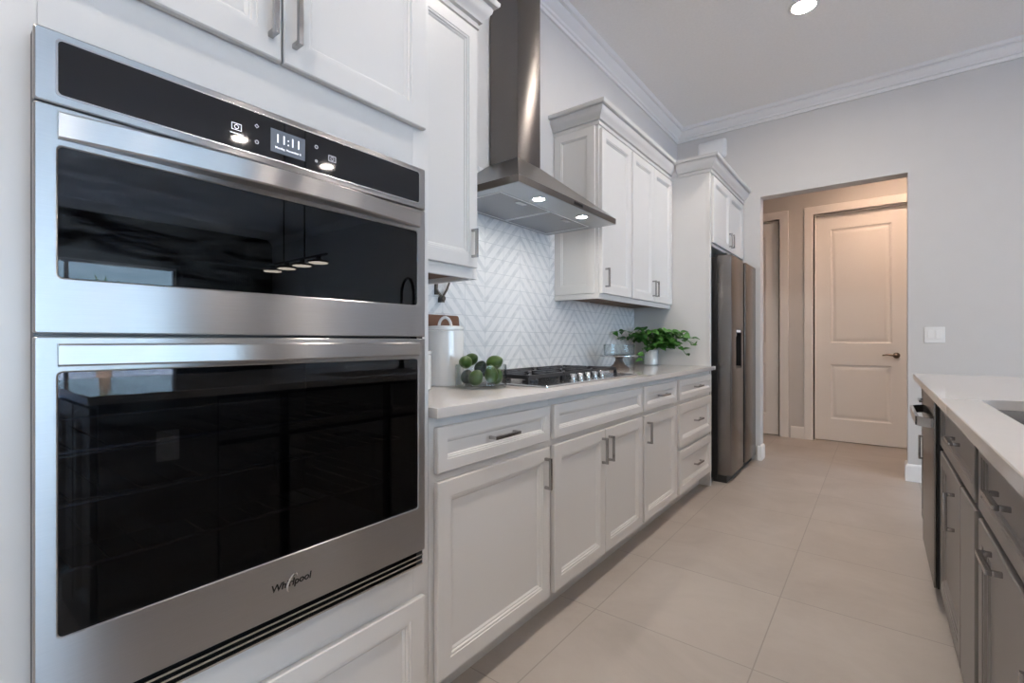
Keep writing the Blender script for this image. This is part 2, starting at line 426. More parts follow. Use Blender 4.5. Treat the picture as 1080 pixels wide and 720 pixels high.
# ------------------------------------------------------------------ room shell
CZ = 3.235; YF = 4.88; YB = -4.0; XR = 9.9
struct('floor', MB().box(-1.6, XR + .3, YB - .2, 6.6, -0.1, 0), 'floor', 'beige large square floor tiles', cat='floor')
struct('ceiling', MB().box(-.2, XR + .2, YB - .2, YF + .14, CZ, CZ + .1), 'ceiling', 'grey textured ceiling', cat='ceiling')
struct('wall_left', MB().box(-.15, 0, YB - .2, YF + .14, 0, CZ), 'wall', 'grey painted wall behind the white cabinets', cat='wall')
wf = MB()
OX0, OX1, OZ = .765, 1.816, 2.437
wf.box(0, OX0, YF, YF + .14, 0, CZ).box(OX1, XR + .2, YF, YF + .14, 0, CZ).box(OX0, OX1, YF, YF + .14, OZ, CZ)
struct('wall_far', wf, 'wall', 'grey painted far wall with an open doorway to the hall', cat='wall')
struct('wall_back', MB().box(0, XR + .2, YB - .2, YB, 0, CZ), 'wall', cat='wall', label='grey wall behind the camera')
WY0, WY1, WZ = -2.85, 3.15, 2.44
wr_ = MB().box(XR, XR + .2, YB, WY0, 0, CZ).box(XR, XR + .2, WY1, YF, 0, CZ).box(XR, XR + .2, WY0, WY1, WZ, CZ)
struct('wall_right', wr_, 'accent', 'charcoal wall with wide sliding glass doors', cat='wall')
# sliding glass doors
win = thing('window_1', (XR + .1, .15, 0), 'wide sliding glass doors opening to the patio', 'window'); win['kind'] = 'structure'
fm = MB()
fm.box(XR + .05, XR + .15, WY0, WY1, WZ - .05, WZ).box(XR + .05, XR + .15, WY0, WY1, 0, .04)
for yy in (WY0, WY0 + 1.47, .125, 1.625, WY1 - .05):
    fm.box(XR + .05, XR + .15, yy, yy + .05, .04, WZ - .05)
build('window_frame', fm, 'trim', win)
for i in range(4):
    a = WY0 + .05 + 1.475 * i
    build('pane', MB().box(XR + .098, XR + .102, a, a + 1.44, .04, WZ - .05), 'windowglass', win)
# patio outside
tag(build('patio', MB().box(XR + .3, 40, -24, 20, -.12, -.02), 'patio'), 'pale patio paving beyond the sliding glass doors', 'patio')['kind'] = 'structure'

# hall beyond the doorway
HY = 6.25; HCZ = 2.95
hb = MB()
DRX0, DRX1, DZ = 1.070, 1.885, 2.50
DLX0, DLX1 = -.10, .715
hb.box(-1.4, DLX0, HY, HY + .14, 0, HCZ).box(DLX1, DRX0, HY, HY + .14, 0, HCZ).box(DRX1, 3.4, HY, HY + .14, 0, HCZ)
hb.box(-1.4, 3.4, HY + .142, HY + .2, 0, HCZ)  # added unseen backing, stops sky light leaking under the doors
hb.box(DLX0, DLX1, HY, HY + .14, DZ, HCZ).box(DRX0, DRX1, HY, HY + .14, DZ, HCZ)
struct('wall_hall_back', hb, 'wall', 'hall wall with two white doors', cat='wall')
struct('wall_hall_left', MB().box(-1.5, -1.4, YF + .14, HY + .14, 0, HCZ), 'wall', 'left end wall of the hall', cat='wall')
struct('wall_hall_right', MB().box(3.4, 3.5, YF + .14, HY + .14, 0, HCZ), 'wall', 'right end wall of the hall', cat='wall')
struct('wall_hall_front', MB().box(-1.4, -.15, YF, YF + .14, 0, HCZ), 'wall', 'hall side of the kitchen wall', cat='wall')
struct('ceiling_hall', MB().box(-1.5, 3.5, YF + .14, HY + .14, HCZ, HCZ + .1), 'ceiling', 'hall ceiling', cat='ceiling')

# crown mouldings at the ceiling
CR = [(0, 3.118), (.014, 3.118), (.016, 3.134), (.008, 3.137), (.008, 3.146), (.020, 3.149), (.024, 3.163), (.038, 3.172), (.054, 3.186), (.064, 3.202), (.060, 3.205), (.060, 3.212), (.080, 3.214), (.090, 3.224), (.094, CZ), (0, CZ)]
struct('trim_1', molding([(9.9, YF), (0, YF), (0, 2.125)], CR), 'trim', 'white crown moulding along the ceiling', cat='trim')
struct('trim_2', molding([(0, 1.90), (0, YB)], CR), 'trim', 'white crown moulding left of the hood chimney', cat='trim')
BP = [(0, 0), (.016, 0), (.016, .115), (.012, .128), (.006, .134), (0, .134)]
struct('baseboard_far', molding([(XR, YF), (OX1, YF), (OX1, YF + .14)], BP), 'trim', 'white baseboard right of the doorway', cat='baseboard')
struct('baseboard_stub', molding([(OX0, YF + .14), (OX0, YF), (.745, YF)], BP), 'trim', 'white baseboard at the wall end beside the fridge', cat='baseboard')
struct('baseboard_hall', molding([(DRX0 - .1, HY), (DLX1 + .125, HY)], BP), 'trim', 'white baseboard between the two hall doors', cat='baseboard')

# hall doors
CAS = .100
def casing(x0, x1, z1, wid=CAS):
    mb = MB(); fr = FYn(HY)
    prof = [(0, 0), (.012, 0), (.014, .012), (.04, .014), (.06, .018), (.095, .020), (CAS, .016), (CAS, 0)]
    L = []
    path = [(x0, 0, -1, 0), (x0, z1, -1, 1), (x1, z1, 1, 1), (x1, 0, 1, 0)]
    for px, pz, sx, sz in path:
        L.append([(px + sx * a, HY - d, pz + sz * a) for a, d in prof])
    mb.loops(L)
    return mb
def hall_door(name, x0, x1, lab, lever):
    root = thing(name, ((x0 + x1) / 2, HY + .1, 0), lab, 'door'); root['kind'] = 'structure'
    y = HY + .05
    fr = FYn(y)
    a, b_ = x0 + .0032, x1 - .0032
    mb = MB()
    pan = [(.145, .655, .245, .845), (.145, .655, 1.08, 2.335)]
    st = .14
    zt = DZ - .008
    mb.box(a, a + st, y, y + .04, .008, zt).box(b_ - st, b_, y, y + .04, .008, zt)
    for z0, z1 in ((.008, .245), (.845, 1.08), (2.335, zt)): mb.box(a + st, b_ - st, y, y + .04, z0, z1)
    for z0, z1 in ((.245, .845), (1.08, 2.335)):
        prof_panel(mb, fr, a + st, b_ - st, z0, z1, [(0, -.03), (0, 0), (.012, -.009), (.024, -.011), (.05, -.003), (.06, -.002)], cap0=False)
    build('door_slab', mb, 'trim', root, angle=20)
    jm = MB().box(x0 - .001, x0 + .003, HY, HY + .14, 0, DZ).box(x1 - .003, x1 + .001, HY, HY + .14, 0, DZ).box(x0, x1, HY, HY + .14, DZ - .003, DZ + .001)
    build('door_jamb', jm, 'trim', root)
    build('door_casing', casing(x0, x1, DZ), 'trim', root, angle=15)
    if lever:
        xl = x1 - .105
        lv = build('door_lever', MB().lathe((xl, y, .955), [(.030, 0), (.030, -.006), (.022, -.012), (.011, -.016), (.011, -.05), (.004, -.056)], 24, axis='y')
                   .tube([(xl, y - .045, .955), (xl - .03, y - .052, .957), (xl - .075, y - .05, .962), (xl - .115, y - .045, .955)], [.011, .010, .009, .007], 10), 'nickel_dark', root)
        lv['label'] = 'dark nickel door lever'
    return root
hall_door('door_1', DRX0, DRX1, 'white two panel hall door with a dark lever seen through the doorway', True)
hall_door('door_2', DLX0, DLX1, 'white hall door partly hidden behind the left edge of the doorway', False)

# ------------------------------------------------------------------ tall oven cabinet
XF = .612     # face frame plane of the base and tall cabinets
FB = FX(XF)
CROWN = [(0, 2.392), (.010, 2.392), (.012, 2.406), (.006, 2.409), (.006, 2.416), (.020, 2.419), (.024, 2.432), (.036, 2.444), (.048, 2.462), (.052, 2.478), (.048, 2.480), (.048, 2.486), (.066, 2.488), (.072, 2.496), (.073, 2.508), (0, 2.508)]
oc = thing('oven_cabinet', (.3, .5, 0), 'tall white cabinet built around the double wall oven', 'cabinet')
OY0, OY1 = .074, .926
c = MB()
c.box(.002, XF, OY0, .130, .0, 2.40).box(.002, XF, .870, OY1, .0, 2.40)            # sides and stiles
c.box(.002, XF, .130, .870, 1.562, 2.40)                                          # above the oven
c.box(.002, XF, .130, .870, .10, .505)                                            # below the oven
c.box(.002, .02, .130, .870, .505, 1.562)                                         # back
build('carcass', c, 'cab', oc, 0.0015)
build('toe_kick', MB().box(.40, .55, .130, .870, 0, .10), 'cab', oc)
d = front(oc, 'door', FB, .105, .4955, 1.694, 2.375); pull(d, FB, .472, 1.795, True)
d = front(oc, 'door', FB, .5005, .901, 1.694, 2.375); pull(d, FB, .523, 1.795, True)
front(oc, 'drawer_front', FB, .105, .896, .12, .398)

# crown moulding over the tall oven cabinet and the wall cabinet beside it
XU = .312     # wall cabinet face frame plane
LU0, LU1 = OY1, 1.462
RU0, RU1 = 2.548, 3.775
struct('trim_3', molding([(0, LU1), (XU, LU1), (XU, OY1), (XF, OY1), (XF, OY0), (0, OY0)], CROWN), 'cab', 'white crown moulding on top of the oven cabinet', cat='trim')

# ------------------------------------------------------------------ double wall oven
ov = thing('double_oven', (.64, .5, .493), 'built in stainless double wall oven with black glass doors', 'oven')
XO = .652
FO = FX(0)
A0, A1 = .121, .879

# outer housing walls (hollow so the cavities can be seen through the glass)
hs = MB()
hs.box(.06, XF + .004, .133, .143, .510, 1.560).box(.06, XF + .004, .857, .867, .510, 1.560)
hs.box(.06, XF + .004, .143, .857, 1.455, 1.560).box(.06, XF + .004, .143, .857, 1.09, 1.14).box(.06, XF + .004, .143, .857, .510, .60)
hs.box(.06, .07, .143, .857, .60, 1.455)
hs.box(XF + .001, .641, A0 + .0015, .143, .494, 1.568).box(XF + .001, .641, .857, A1 - .0015, .494, 1.568)
build('oven_housing', hs, 'blackmat', ov)
# control panel
RF = lambda i: .004 if i < .01 else .008
cp = build('control_panel', prof_panel(MB(), FO, A0, A1, 1.4605, 1.570, [(0, .6415), (0, XO - .002), (.002, XO)], r=.003), 'steel', ov, angle=25)
pg = build('panel_glass', prof_panel(MB(), FO, .147, .855, 1.475, 1.556, [(0, XO - .001), (0, XO + .0016)], r=.005), 'panelglass', cp, angle=25)
build('panel_bezel', MB().loops([rr(FO, .147 - i, .855 + i, 1.475 - i, 1.556 + i, d, .006) for i, d in ((.0, XO), (.0, XO + .002), (.0025, XO + .002), (.0025, XO))], closed=True), 'steel_plain', cp)
XG = XO + .0017
def flat(mb, u0, u1, v0, v1, d=XG, t=.0004): return mb.box(d, d + t, u0, u1, v0, v1)
disp = build('clock_display', flat(MB(), .462, .535, 1.490, 1.537), 'screen', cp)
def text_mesh(name, body, size, loc, mat, parent, rot=(math.pi / 2, 0, math.pi / 2), shear=0.0, extrude=.0002, spacing=1.0, offset=0.0, align='CENTER'):
    cu = bpy.data.curves.new(name, 'FONT'); cu.body = body; cu.size = size; cu.align_x = align; cu.align_y = 'CENTER'
    cu.shear = shear; cu.extrude = extrude; cu.space_character = spacing; cu.offset = offset
    tmp = bpy.data.objects.new(name, cu); COL.objects.link(tmp); bpy.context.view_layer.update()
    dg = bpy.context.evaluated_depsgraph_get()
    me = bpy.data.meshes.new_from_object(tmp.evaluated_get(dg))
    bpy.data.objects.remove(tmp)
    mw = Matrix.Translation(Vector(loc)) @ Matrix.Rotation(rot[2], 4, 'Z') @ Matrix.Rotation(rot[0], 4, 'X')
    off = Vector((0, 0, 0)); p = parent
    while p is not None: off += p.location; p = p.parent
    me.transform(Matrix.Translation(-off) @ mw)
    me.materials.clear(); me.materials.append(M[mat])
    o = bpy.data.objects.new(name, me); COL.objects.link(o); o.parent = parent
    return o
text_mesh('clock_digits', '11:11', .0255, (XG + .0005, .4985, 1.5185), 'white_text', disp, offset=.0001)
text_mesh('date_line', 'Monday, November 6', .0062, (XG + .0005, .4985, 1.5005), 'white_text', disp, offset=.00008)
def ring_icon(mb, u, v, r, t=.0009, n=4, ph=0.0):
    def poly(R, d): return [FO(u + R * math.cos(2 * math.pi * i / n + ph), v + R * math.sin(2 * math.pi * i / n + ph), d) for i in range(n)]
    return mb.loops([poly(r, XG), poly(r, XG + .0004), poly(r - t, XG + .0004), poly(r - t, XG)], closed=True)
def oven_icon(u, v):
    mb = MB()
    for a, b_, c_, d_ in ((u - .009, u + .009, v + .0055, v + .0066), (u - .009, u + .009, v - .0066, v - .0055), (u - .009, u - .0079, v - .0055, v + .0055), (u + .0079, u + .009, v - .0055, v + .0055)):
        flat(mb, a, b_, c_, d_)
    ring_icon(mb, u, v, .0042, .001, 12)
    return mb
m1 = oven_icon(.3975, 1.5155); flat(m1, .386, .409, 1.5015, 1.5033)
build('upper_oven_key', m1, 'white_text', cp)
build('lower_oven_key', oven_icon(.599, 1.5145), 'dim_text', cp)
build('home_key', ring_icon(MB(), .435, 1.530, .0042, .0012, 4, 0), 'dim_text', cp)
build('favourite_key', ring_icon(MB(), .435, 1.4985, .0042, .0012, 5, .3), 'dim_text', cp)
build('lock_key', ring_icon(MB(), .561, 1.5295, .0042, .0012, 6, 0), 'dim_text', cp)
build('timer_key', ring_icon(MB(), .561, 1.4985, .0036, .0018, 4, .5), 'dim_text', cp)

def oven_door(name, z0, z1, g, hz0, hz1, bow):
    gy0, gy1, gz0, gz1 = g
    xb = .6415
    L = [rr(FO, A0, A1, z0, z1, xb, .003), rr(FO, A0, A1, z0, z1, XO - .002, .003), rr(FO, A0 + .002, A1 - .002, z0 + .002, z1 - .002, XO, .003),
         rr(FO, gy0 - .002, gy1 + .002, gz0 - .002, gz1 + .002, XO, .008), rr(FO, gy0, gy1, gz0, gz1, XO - .0015, .007), rr(FO, gy0, gy1, gz0, gz1, xb, .007)]
    d = build(name, MB().loops(L, closed=True), 'steel', ov, angle=25)
    build('door_glass', prof_panel(MB(), FO, gy0 + .0005, gy1 - .0005, gz0 + .0005, gz1 - .0005, [(0, XO - .006), (0, XO - .0014)], r=.0065), 'ovenglass_smeared' if bow and z0 > 1 else 'ovenglass', d, angle=25)
    # full width bowed grab bar
    n = 24; Lh = []
    for k in range(n + 1):
        t = k / n; y = .147 + (.855 - .147) * t; q = 1 - (2 * t - 1) ** 2
        x1 = XO + .007 + bow * q
        Lh.append([(XO, y, hz0), (x1 - .003, y, hz0), (x1, y, hz0 + .003), (x1, y, hz1 - .003), (x1 - .003, y, hz1), (XO, y, hz1)])
    hb_ = build('handle', MB().loops(Lh), 'steel', d, angle=30)
    return d
ud = oven_door('upper_door', 1.1155, 1.4575, (.147, .851, 1.1995, 1.398), 1.408, 1.449, .030)
ld = oven_door('lower_door', .537, 1.1105, (.147, .853, .656, 1.0565), 1.0655, 1.100, .030)
ud['label'] = 'upper oven door with a shallow window'; ld['label'] = 'lower oven door with a tall window'
# badge on the lower door
bd = text_mesh('brand_badge', 'Whirlpool', .0205, (XO + .0004, .506, .5965), 'badge', ld, shear=.18, extrude=.0006, offset=.0003)
sw = []
for k in range(25):
    a = math.radians(200 - 250 * k / 24)
    u_, v_ = .020 * math.cos(a), .0075 * math.sin(a); r_ = math.radians(52)
    sw.append((XO + .0016, .507 + u_ * math.cos(r_) * .75 - v_ * math.sin(r_), .597 + u_ * math.sin(r_) + v_ * math.cos(r_)))
build('badge_swoosh', MB().tube(sw, [.0006 + .0018 * math.sin(math.pi * k / 24) for k in range(25)], 6), 'chrome', bd)
# vent grille
vg = MB().box(.613, .630, A0 + .004, A1 - .004, .493, .537)
build('vent_backing', vg, 'rubber', ov)
for k in range(3):
    z = .4985 + k * .0125
    build('vent_louver', MB().hull([(.630, A0 + .006, z), (.648, A0 + .006, z - .001), (.648, A0 + .006, z + .003), (.630, A0 + .006, z + .0045)], [(.630, A1 - .006, z), (.648, A1 - .006, z - .001), (.648, A1 - .006, z + .003), (.630, A1 - .006, z + .0045)]), 'steel_plain', ov)
# racks in the lower oven
for z in (.735, .84, .925):
    rk = MB()
    for x in (.16, .60): rk.tube([(x, .145, z), (x, .855, z)], .003, 6)
    for k in range(15):
        y = .17 + k * .047; rk.tube([(.14, y, z + .004), (.61, y, z + .004)], .0018, 6)
    build('oven_rack', rk, 'rack', ov)

# ------------------------------------------------------------------ wall cabinets
FU = FX(XU)
def wall_cab_body(root, y0, y1, z0=1.358, z1=2.40, depth=XU, side_panel=False):
    c = MB(); zb = z0 + .030
    c.box(.002, depth - .02, y0, y0 + .018, zb, z1).box(.002, depth - .02, y1 - .018, y1, zb, z1).box(.002, depth - .02, y0 + .018, y1 - .018, zb + .012, z1)
    c.box(depth - .02, depth, y0, y1, zb, z1)
    build('carcass', c, 'cab', root, 0.001)
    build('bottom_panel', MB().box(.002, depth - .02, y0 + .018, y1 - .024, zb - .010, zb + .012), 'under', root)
lu = thing('wall_cabinet', (.15, (LU0 + LU1) / 2, 1.36), 'white wall cabinet between the oven cabinet and the range hood', 'cabinet')
wall_cab_body(lu, LU0 + .001, LU1)
d = front(lu, 'door', FU, LU0 + .015, LU1 - .012, 1.402, 2.375); pull(d, FU, LU1 - .045, 1.497, True, .115)
build('light_rail', MB().box(.002, XU + .004, LU1 - .022, LU1 + .004, 1.358, 1.388).box(XU - .018, XU + .004, LU0 + .002, LU1 - .022, 1.358, 1.388), 'cab', lu, .003)

RM = 2.994
r1 = thing('wall_cabinet', (.15, (RU0 + RM) / 2, 1.36), 'single door white wall cabinet with a panelled side facing the range hood', 'cabinet', 'white wall cabinets right of the hood')
wall_cab_body(r1, RU0, RM)
d = front(r1, 'door', FU, RU0 + .010, RM - .006, 1.390, 2.375); pull(d, FU, RU0 + .055, 1.485, True, .115)
FS = FYn(RU0)
build('side_panel', prof_panel(MB(), FS, .004, XU - .022, 1.390, 2.393, [(0, -.001), (0, .006), (.002, .008), (.050, .008), (.0515, .0055), (.058, .005), (.061, .0015), (.066, .001)]), 'cab', r1, angle=20)
build('light_rail', MB().box(.002, XU + .004, RU0 - .006, RU0 + .018, 1.358, 1.388).box(XU - .018, XU + .004, RU0 + .018, RM, 1.358, 1.388), 'cab', r1, .003)
r2 = thing('wall_cabinet', (.15, (RM + RU1) / 2, 1.36), 'two door white wall cabinet touching the tall fridge side panel', 'cabinet', 'white wall cabinets right of the hood')
wall_cab_body(r2, RM + .001, RU1)
ym = (RM + RU1) / 2
d = front(r2, 'door', FU, RM + .012, ym - .0015, 1.390, 2.375); pull(d, FU, ym - .028, 1.485, True, .115)
d = front(r2, 'door', FU, ym + .0015, RU1 - .006, 1.390, 2.375); pull(d, FU, ym + .028, 1.485, True, .115)
build('light_rail', MB().box(XU - .018, XU + .004, RM + .001, RU1, 1.358, 1.388), 'cab', r2, .003)

# fridge surround
FP0, FP1 = 3.777, 3.797
fc = thing('fridge_cabinet', (.3, 4.3, 1.84), 'white cabinet above the refrigerator with a tall side panel', 'cabinet')
build('side_panel', MB().box(.002, XF - .02, FP0, FP1, 0, 2.40).box(XF - .02, XF + .006, FP0 - .001, FP1 + .012, 0, 2.40), 'cab', fc, .0015)
c = MB().box(.002, XF, FP1 + .013, YF - .002, 1.84, 2.40)
build('carcass', c, 'cab', fc, .001)
ymf = 4.335
d = front(fc, 'door', FB, 3.830, ymf - .0015, 1.862, 2.375); pull(d, FB, ymf - .035, 1.955, True, .115)
d = front(fc, 'door', FB, ymf + .0015, YF - .035, 1.862, 2.375); pull(d, FB, ymf + .035, 1.955, True, .115)
struct('trim_4', molding([(XF + .006, YF), (XF + .006, FP0 - .001), (XU + .06, FP0 - .001)], CROWN), 'cab', 'white crown moulding on top of the fridge cabinet', cat='trim')
struct('trim_5', molding([(XU, RU1 + .001), (XU, RU0), (0, RU0)], CROWN), 'cab', 'white crown moulding on top of the wall cabinets right of the hood', cat='trim')

# ------------------------------------------------------------------ backsplash
struct('backsplash', MB().box(.0005, .008, OY1, FP0 - .001, .914, 1.372).box(.0005, .008, LU1 + .005, RU0 - .007, 1.372, 2.0), 'tile', 'white and grey chevron marble tile backsplash', cat='backsplash')

# ------------------------------------------------------------------ base cabinets
def base_cab(y0, y1, lab, drawers, doors, foot=False):
    root = thing('base_cabinet', (.3, (y0 + y1) / 2, 0), lab, 'cabinet', 'white base cabinets under the countertop')
    build('carcass', MB().box(.012, XF, y0, y1, .105, .884), 'cab', root, .001)
    build('toe_kick', MB().box(.03, .535, y0, y1, 0, .105), 'cab', root)
    for a, b_, z0, z1, h in drawers:
        d = front(root, 'drawer_front', FB, a, b_, z0, z1, prof=DRAWER if z1 - z0 < .2 else DOOR)
        if h: pull(d, FB, (a + b_) / 2, (z0 + z1) / 2 + .003, False, .135)
    for a, b_, hy in doors:
        d = front(root, 'door', FB, a, b_, .122, .697); pull(d, FB, hy, .604, True, .118)
    return root
B = [OY1 + .001, 1.547, 2.449, 3.011, 3.776]
base_cab(B[0], B[1], 'white base cabinet beside the ovens with one drawer over one door', [(.945, 1.531, .722, .855, True)], [(.945, 1.531, 1.497)])
base_cab(B[1] + .001, B[2], 'white base cabinet under the gas cooktop with two doors', [(1.563, 2.437, .722, .855, False)], [(1.563, 1.998, 1.967), (2.002, 2.437, 2.033)])
base_cab(B[2] + .001, B[3], 'narrow white base cabinet with one drawer and one door, right of the cooktop', [(2.465, 2.985, .722, .855, True)], [(2.465, 2.985, 2.503)])
base_cab(B[3] + .001, B[4], 'white base cabinet of three drawers next to the refrigerator', [(3.037, 3.762, .722, .855, True), (3.037, 3.762, .422, .697, True), (3.037, 3.762, .122, .398, True)], [])

ct = MB().box(.010, .648, OY1 + .002, FP0 - .003, .8845, .914).box(.622, .648, FP0 - .003, 3.818, .8845, .914)
tag(build('countertop', ct, 'quartz', None, .002), 'white quartz countertop on the white base cabinets along the wall', 'countertop')

# ------------------------------------------------------------------ range hood
HY0, HY1, HX, HZ = 1.552, 2.462, .465, 1.757
hd = thing('range_hood', (.2, 2.007, HZ), 'stainless steel chimney range hood over the cooktop', 'range hood')
CH0, CH1, CX, CZB = 1.909, 2.112, .192, 2.03
ca = MB()
def rect(x0, x1, y0, y1, z): return [(x0, y0, z), (x1, y0, z), (x1, y1, z), (x0, y1, z)]
ca.loops([rect(.009, HX, HY0, HY1, HZ + .002), rect(.009, HX, HY0, HY1, HZ + .032), rect(.009, HX - .003, HY0 + .003, HY1 - .003, HZ + .034), rect(.009, CX, CH0, CH1, CZB)], cap0=True, cap1=True)
build('canopy', ca, 'steel_v', hd, angle=12)
build('underside_panel', MB().box(.010, HX - .002, HY0 + .002, HY1 - .002, HZ - .0005, HZ + .0025), 'steel_under', hd)
ch = MB().box(.009, CX - .001, CH0 + .001, CH1 - .001, CZB - .002, CZ)
build('chimney', ch, 'steel_v', hd, .0015)
for a, b_ in ((HY0 + .055, 2.002), (2.012, HY1 - .055)):
    f_ = build('grease_filter', prof_panel(MB(), Fr((0, 0, HZ + .003), (1, 0, 0), (0, 1, 0), (0, 0, -1)), .03, .325, a, b_, [(.004, 0), (.004, .004), (.006, .0045)]), 'filter', hd, angle=20)
    build('filter_frame', MB().loops([rr(Fr((0, 0, HZ + .003), (1, 0, 0), (0, 1, 0), (0, 0, -1)), .03 + i, .325 - i, a + i, b_ - i, d_) for i, d_ in ((0, .001), (0, .006), (.006, .006), (.006, .001))], closed=True), 'plate_steel', f_)
    yc = (a + b_) / 2
    build('filter_latch', MB().box(.275, .305, yc - .035, yc + .035, HZ - .0035, HZ + .002), 'steel_plain', f_, .001)
for y in (1.80, 2.20):
    l_ = build('hood_lamp', MB().lathe((.395, y, 0), [(.034, HZ + .003), (.034, HZ - .002), (.027, HZ - .003), (.026, HZ + .002)], 28, False, False), 'steel_plain', hd)
    build('lamp_lens', MB().lathe((.395, y, 0), [(.0255, HZ + .001), (.0255, HZ - .0015)], 24), 'hood_led', l_)
bt = build('control_strip', MB().box(HX - .0005, HX + .0008, 2.00, 2.085, HZ + .009, HZ + .025), 'black', hd)
for k in range(5): build('control_button', MB().box(HX, HX + .002, 2.003 + k * .0165, 2.014 + k * .0165, HZ + .012, HZ + .022), 'blackmetal', bt)

# ------------------------------------------------------------------ gas cooktop
CY0, CY1, CX0, CX1, ZC = 1.595, 2.510, .075, .575, .914
ck = thing('gas_cooktop', (.32, 2.05, ZC), 'stainless gas cooktop with black cast iron grates set in the countertop', 'cooktop')
build('cooktop_plate', prof_panel(MB(), FZ(ZC), CX0, CX1, CY0, CY1, [(0, 0), (0, .005), (.004, .008), (.012, .008), (.016, .006)], r=.012), 'steel_plain', ck, angle=25)
zg = ZC + .036
def grate(y0, y1, x0=.105, x1=.455):
    mb = MB(); b_ = .0065
    def bar(xa, ya, xb, yb, w=b_, za=zg - .008, zb=zg + .008):
        dx, dy = xb - xa, yb - ya; l = math.hypot(dx, dy); nx, ny = -dy / l * w, dx / l * w
        mb.hull([(xa + nx, ya + ny, za), (xa - nx, ya - ny, za), (xb - nx, yb - ny, za), (xb + nx, yb + ny, za)],
                [(xa + nx * .7, ya + ny * .7, zb), (xa - nx * .7, ya - ny * .7, zb), (xb - nx * .7, yb - ny * .7, zb), (xb + nx * .7, yb + ny * .7, zb)])
    bar(x0, y0, x1, y0); bar(x0, y1, x1, y1); bar(x0, y0, x0, y1); bar(x1, y0, x1, y1)
    yc = (y0 + y1) / 2; xc = (x0 + x1) / 2
    bar(xc, y0, xc, y1)
    for x in (x0 + .09, x1 - .09):
        bar(x - .05, yc, x - .025, yc); bar(x + .025, yc, x + .05, yc)
        for s in (-1, 1):
            bar(x, yc + s * .03, x, yc + s * (y1 - y0) / 2)
            bar(x - .085, yc + s * (y1 - y0) * .47, x - .025, yc + s * .025); bar(x + .085, yc + s * (y1 - y0) * .47, x + .025, yc + s * .025)
    bar(x0, yc, x0 + .065, yc); bar(x1 - .065, yc, x1, yc)
    for x in (x0, x1, xc):
        for y in (y0, y1): mb.hull([(x - .008, y - .008, ZC + .007), (x + .008, y - .008, ZC + .007), (x + .008, y + .008, ZC + .007), (x - .008, y + .008, ZC + .007)],
                                   [(x - .006, y - .006, zg), (x + .006, y - .006, zg), (x + .006, y + .006, zg), (x - .006, y + .006, zg)])
    return mb
for a, b_ in ((CY0 + .035, CY0 + .310), (CY0 + .318, CY1 - .318), (CY1 - .310, CY1 - .035)):
    build('grate', grate(a, b_), 'iron', ck)
for x, y, r in ((.20, CY0 + .172, .038), (.37, CY0 + .172, .030), (.28, 2.052, .052), (.20, CY1 - .172, .034), (.37, CY1 - .172, .034)):
    bn = build('burner', MB().lathe((x, y, 0), [(r * 1.25, ZC + .006), (r * 1.25, ZC + .012), (r, ZC + .016), (r, ZC + .020)], 28), 'iron', ck)
    build('burner_cap', MB().lathe((x, y, 0), [(r * .92, ZC + .019), (r, ZC + .021), (r, ZC + .025), (r * .8, ZC + .028)], 28), 'iron', bn)
for k in range(5):
    y = 1.912 + k * .072; x = .508
    build('control_knob', MB().lathe((x, y, 0), [(.021, ZC + .006), (.021, ZC + .010), (.0150, ZC + .012), (.0138, ZC + .036), (.0115, ZC + .039)], 24).box(x - .0025, x + .0155, y - .002, y + .002, ZC + .038, ZC + .041), 'steel_plain', ck)

# ------------------------------------------------------------------ refrigerator
FX0 = .735
rf = thing('refrigerator', (.38, 4.385, 0), 'side by side stainless refrigerator in the white surround', 'refrigerator')
build('cabinet_body', MB().box(.03, .632, 3.925, 4.85, .03, 1.765), 'black', rf, .004)
GY = 4.378
zt, zb = 1.772, .062
def fdoor(name, y0, y1, hole=None):
    r = .012
    prof_pts = [(.635, y0), (FX0 - r, y0), (FX0 - r * .3, y0 + r * .3), (FX0, y0 + r), (FX0, y1 - r), (FX0 - r * .3, y1 - r * .3), (FX0 - r, y1), (.635, y1)]
    mb = MB()
    if hole:
        ha, hb2, hz0, hz1 = hole
        def seg(za, zb_): mb.hull([(x, y, za) for x, y in prof_pts], [(x, y, zb_) for x, y in prof_pts])
        seg(zb, hz0); seg(hz1, zt)
        for pts in ([(.635, y0), (FX0 - r, y0), (FX0 - r * .3, y0 + r * .3), (FX0, y0 + r), (FX0, ha), (.635, ha)], [(.635, hb2), (FX0, hb2), (FX0, y1 - r), (FX0 - r * .3, y1 - r * .3), (FX0 - r, y1), (.635, y1)]):
            mb.hull([(x, y, hz0) for x, y in pts], [(x, y, hz1) for x, y in pts])
    else: mb.hull([(x, y, zb) for x, y in prof_pts], [(x, y, zt) for x, y in prof_pts])
    return build(name, mb, 'steel_dark', rf, angle=40)
fd = fdoor('freezer_door', 3.928, GY - .040, (4.075, 4.262, .885, 1.200))
fdoor('fridge_door', GY + .045, 4.846)
dp = build('dispenser_recess', MB().box(.66, .670, 4.075, 4.262, .885, 1.2).box(.670, FX0 - .002, 4.075, 4.079, .885, 1.2).box(.670, FX0 - .002, 4.258, 4.262, .885, 1.2).box(.670, FX0 - .002, 4.079, 4.258, 1.17, 1.2).box(.670, FX0 - .004, 4.079, 4.258, .885, .9), 'black', fd)
build('dispenser_spout', MB().lathe((.70, 4.168, 0), [(.02, 1.17), (.02, 1.15), (.012, 1.13)], 16), 'steel_plain', dp)
build('dispenser_light', MB().box(.71, FX0 - .001, 4.10, 4.236, 1.176, 1.192), 'dim_text', dp)
build('handle_recess', MB().box(.633, .695, GY - .0395, GY + .0445, .07, 1.765).box(.695, FX0 - .008, GY + .030, GY + .0445, .07, 1.765), 'black', rf)
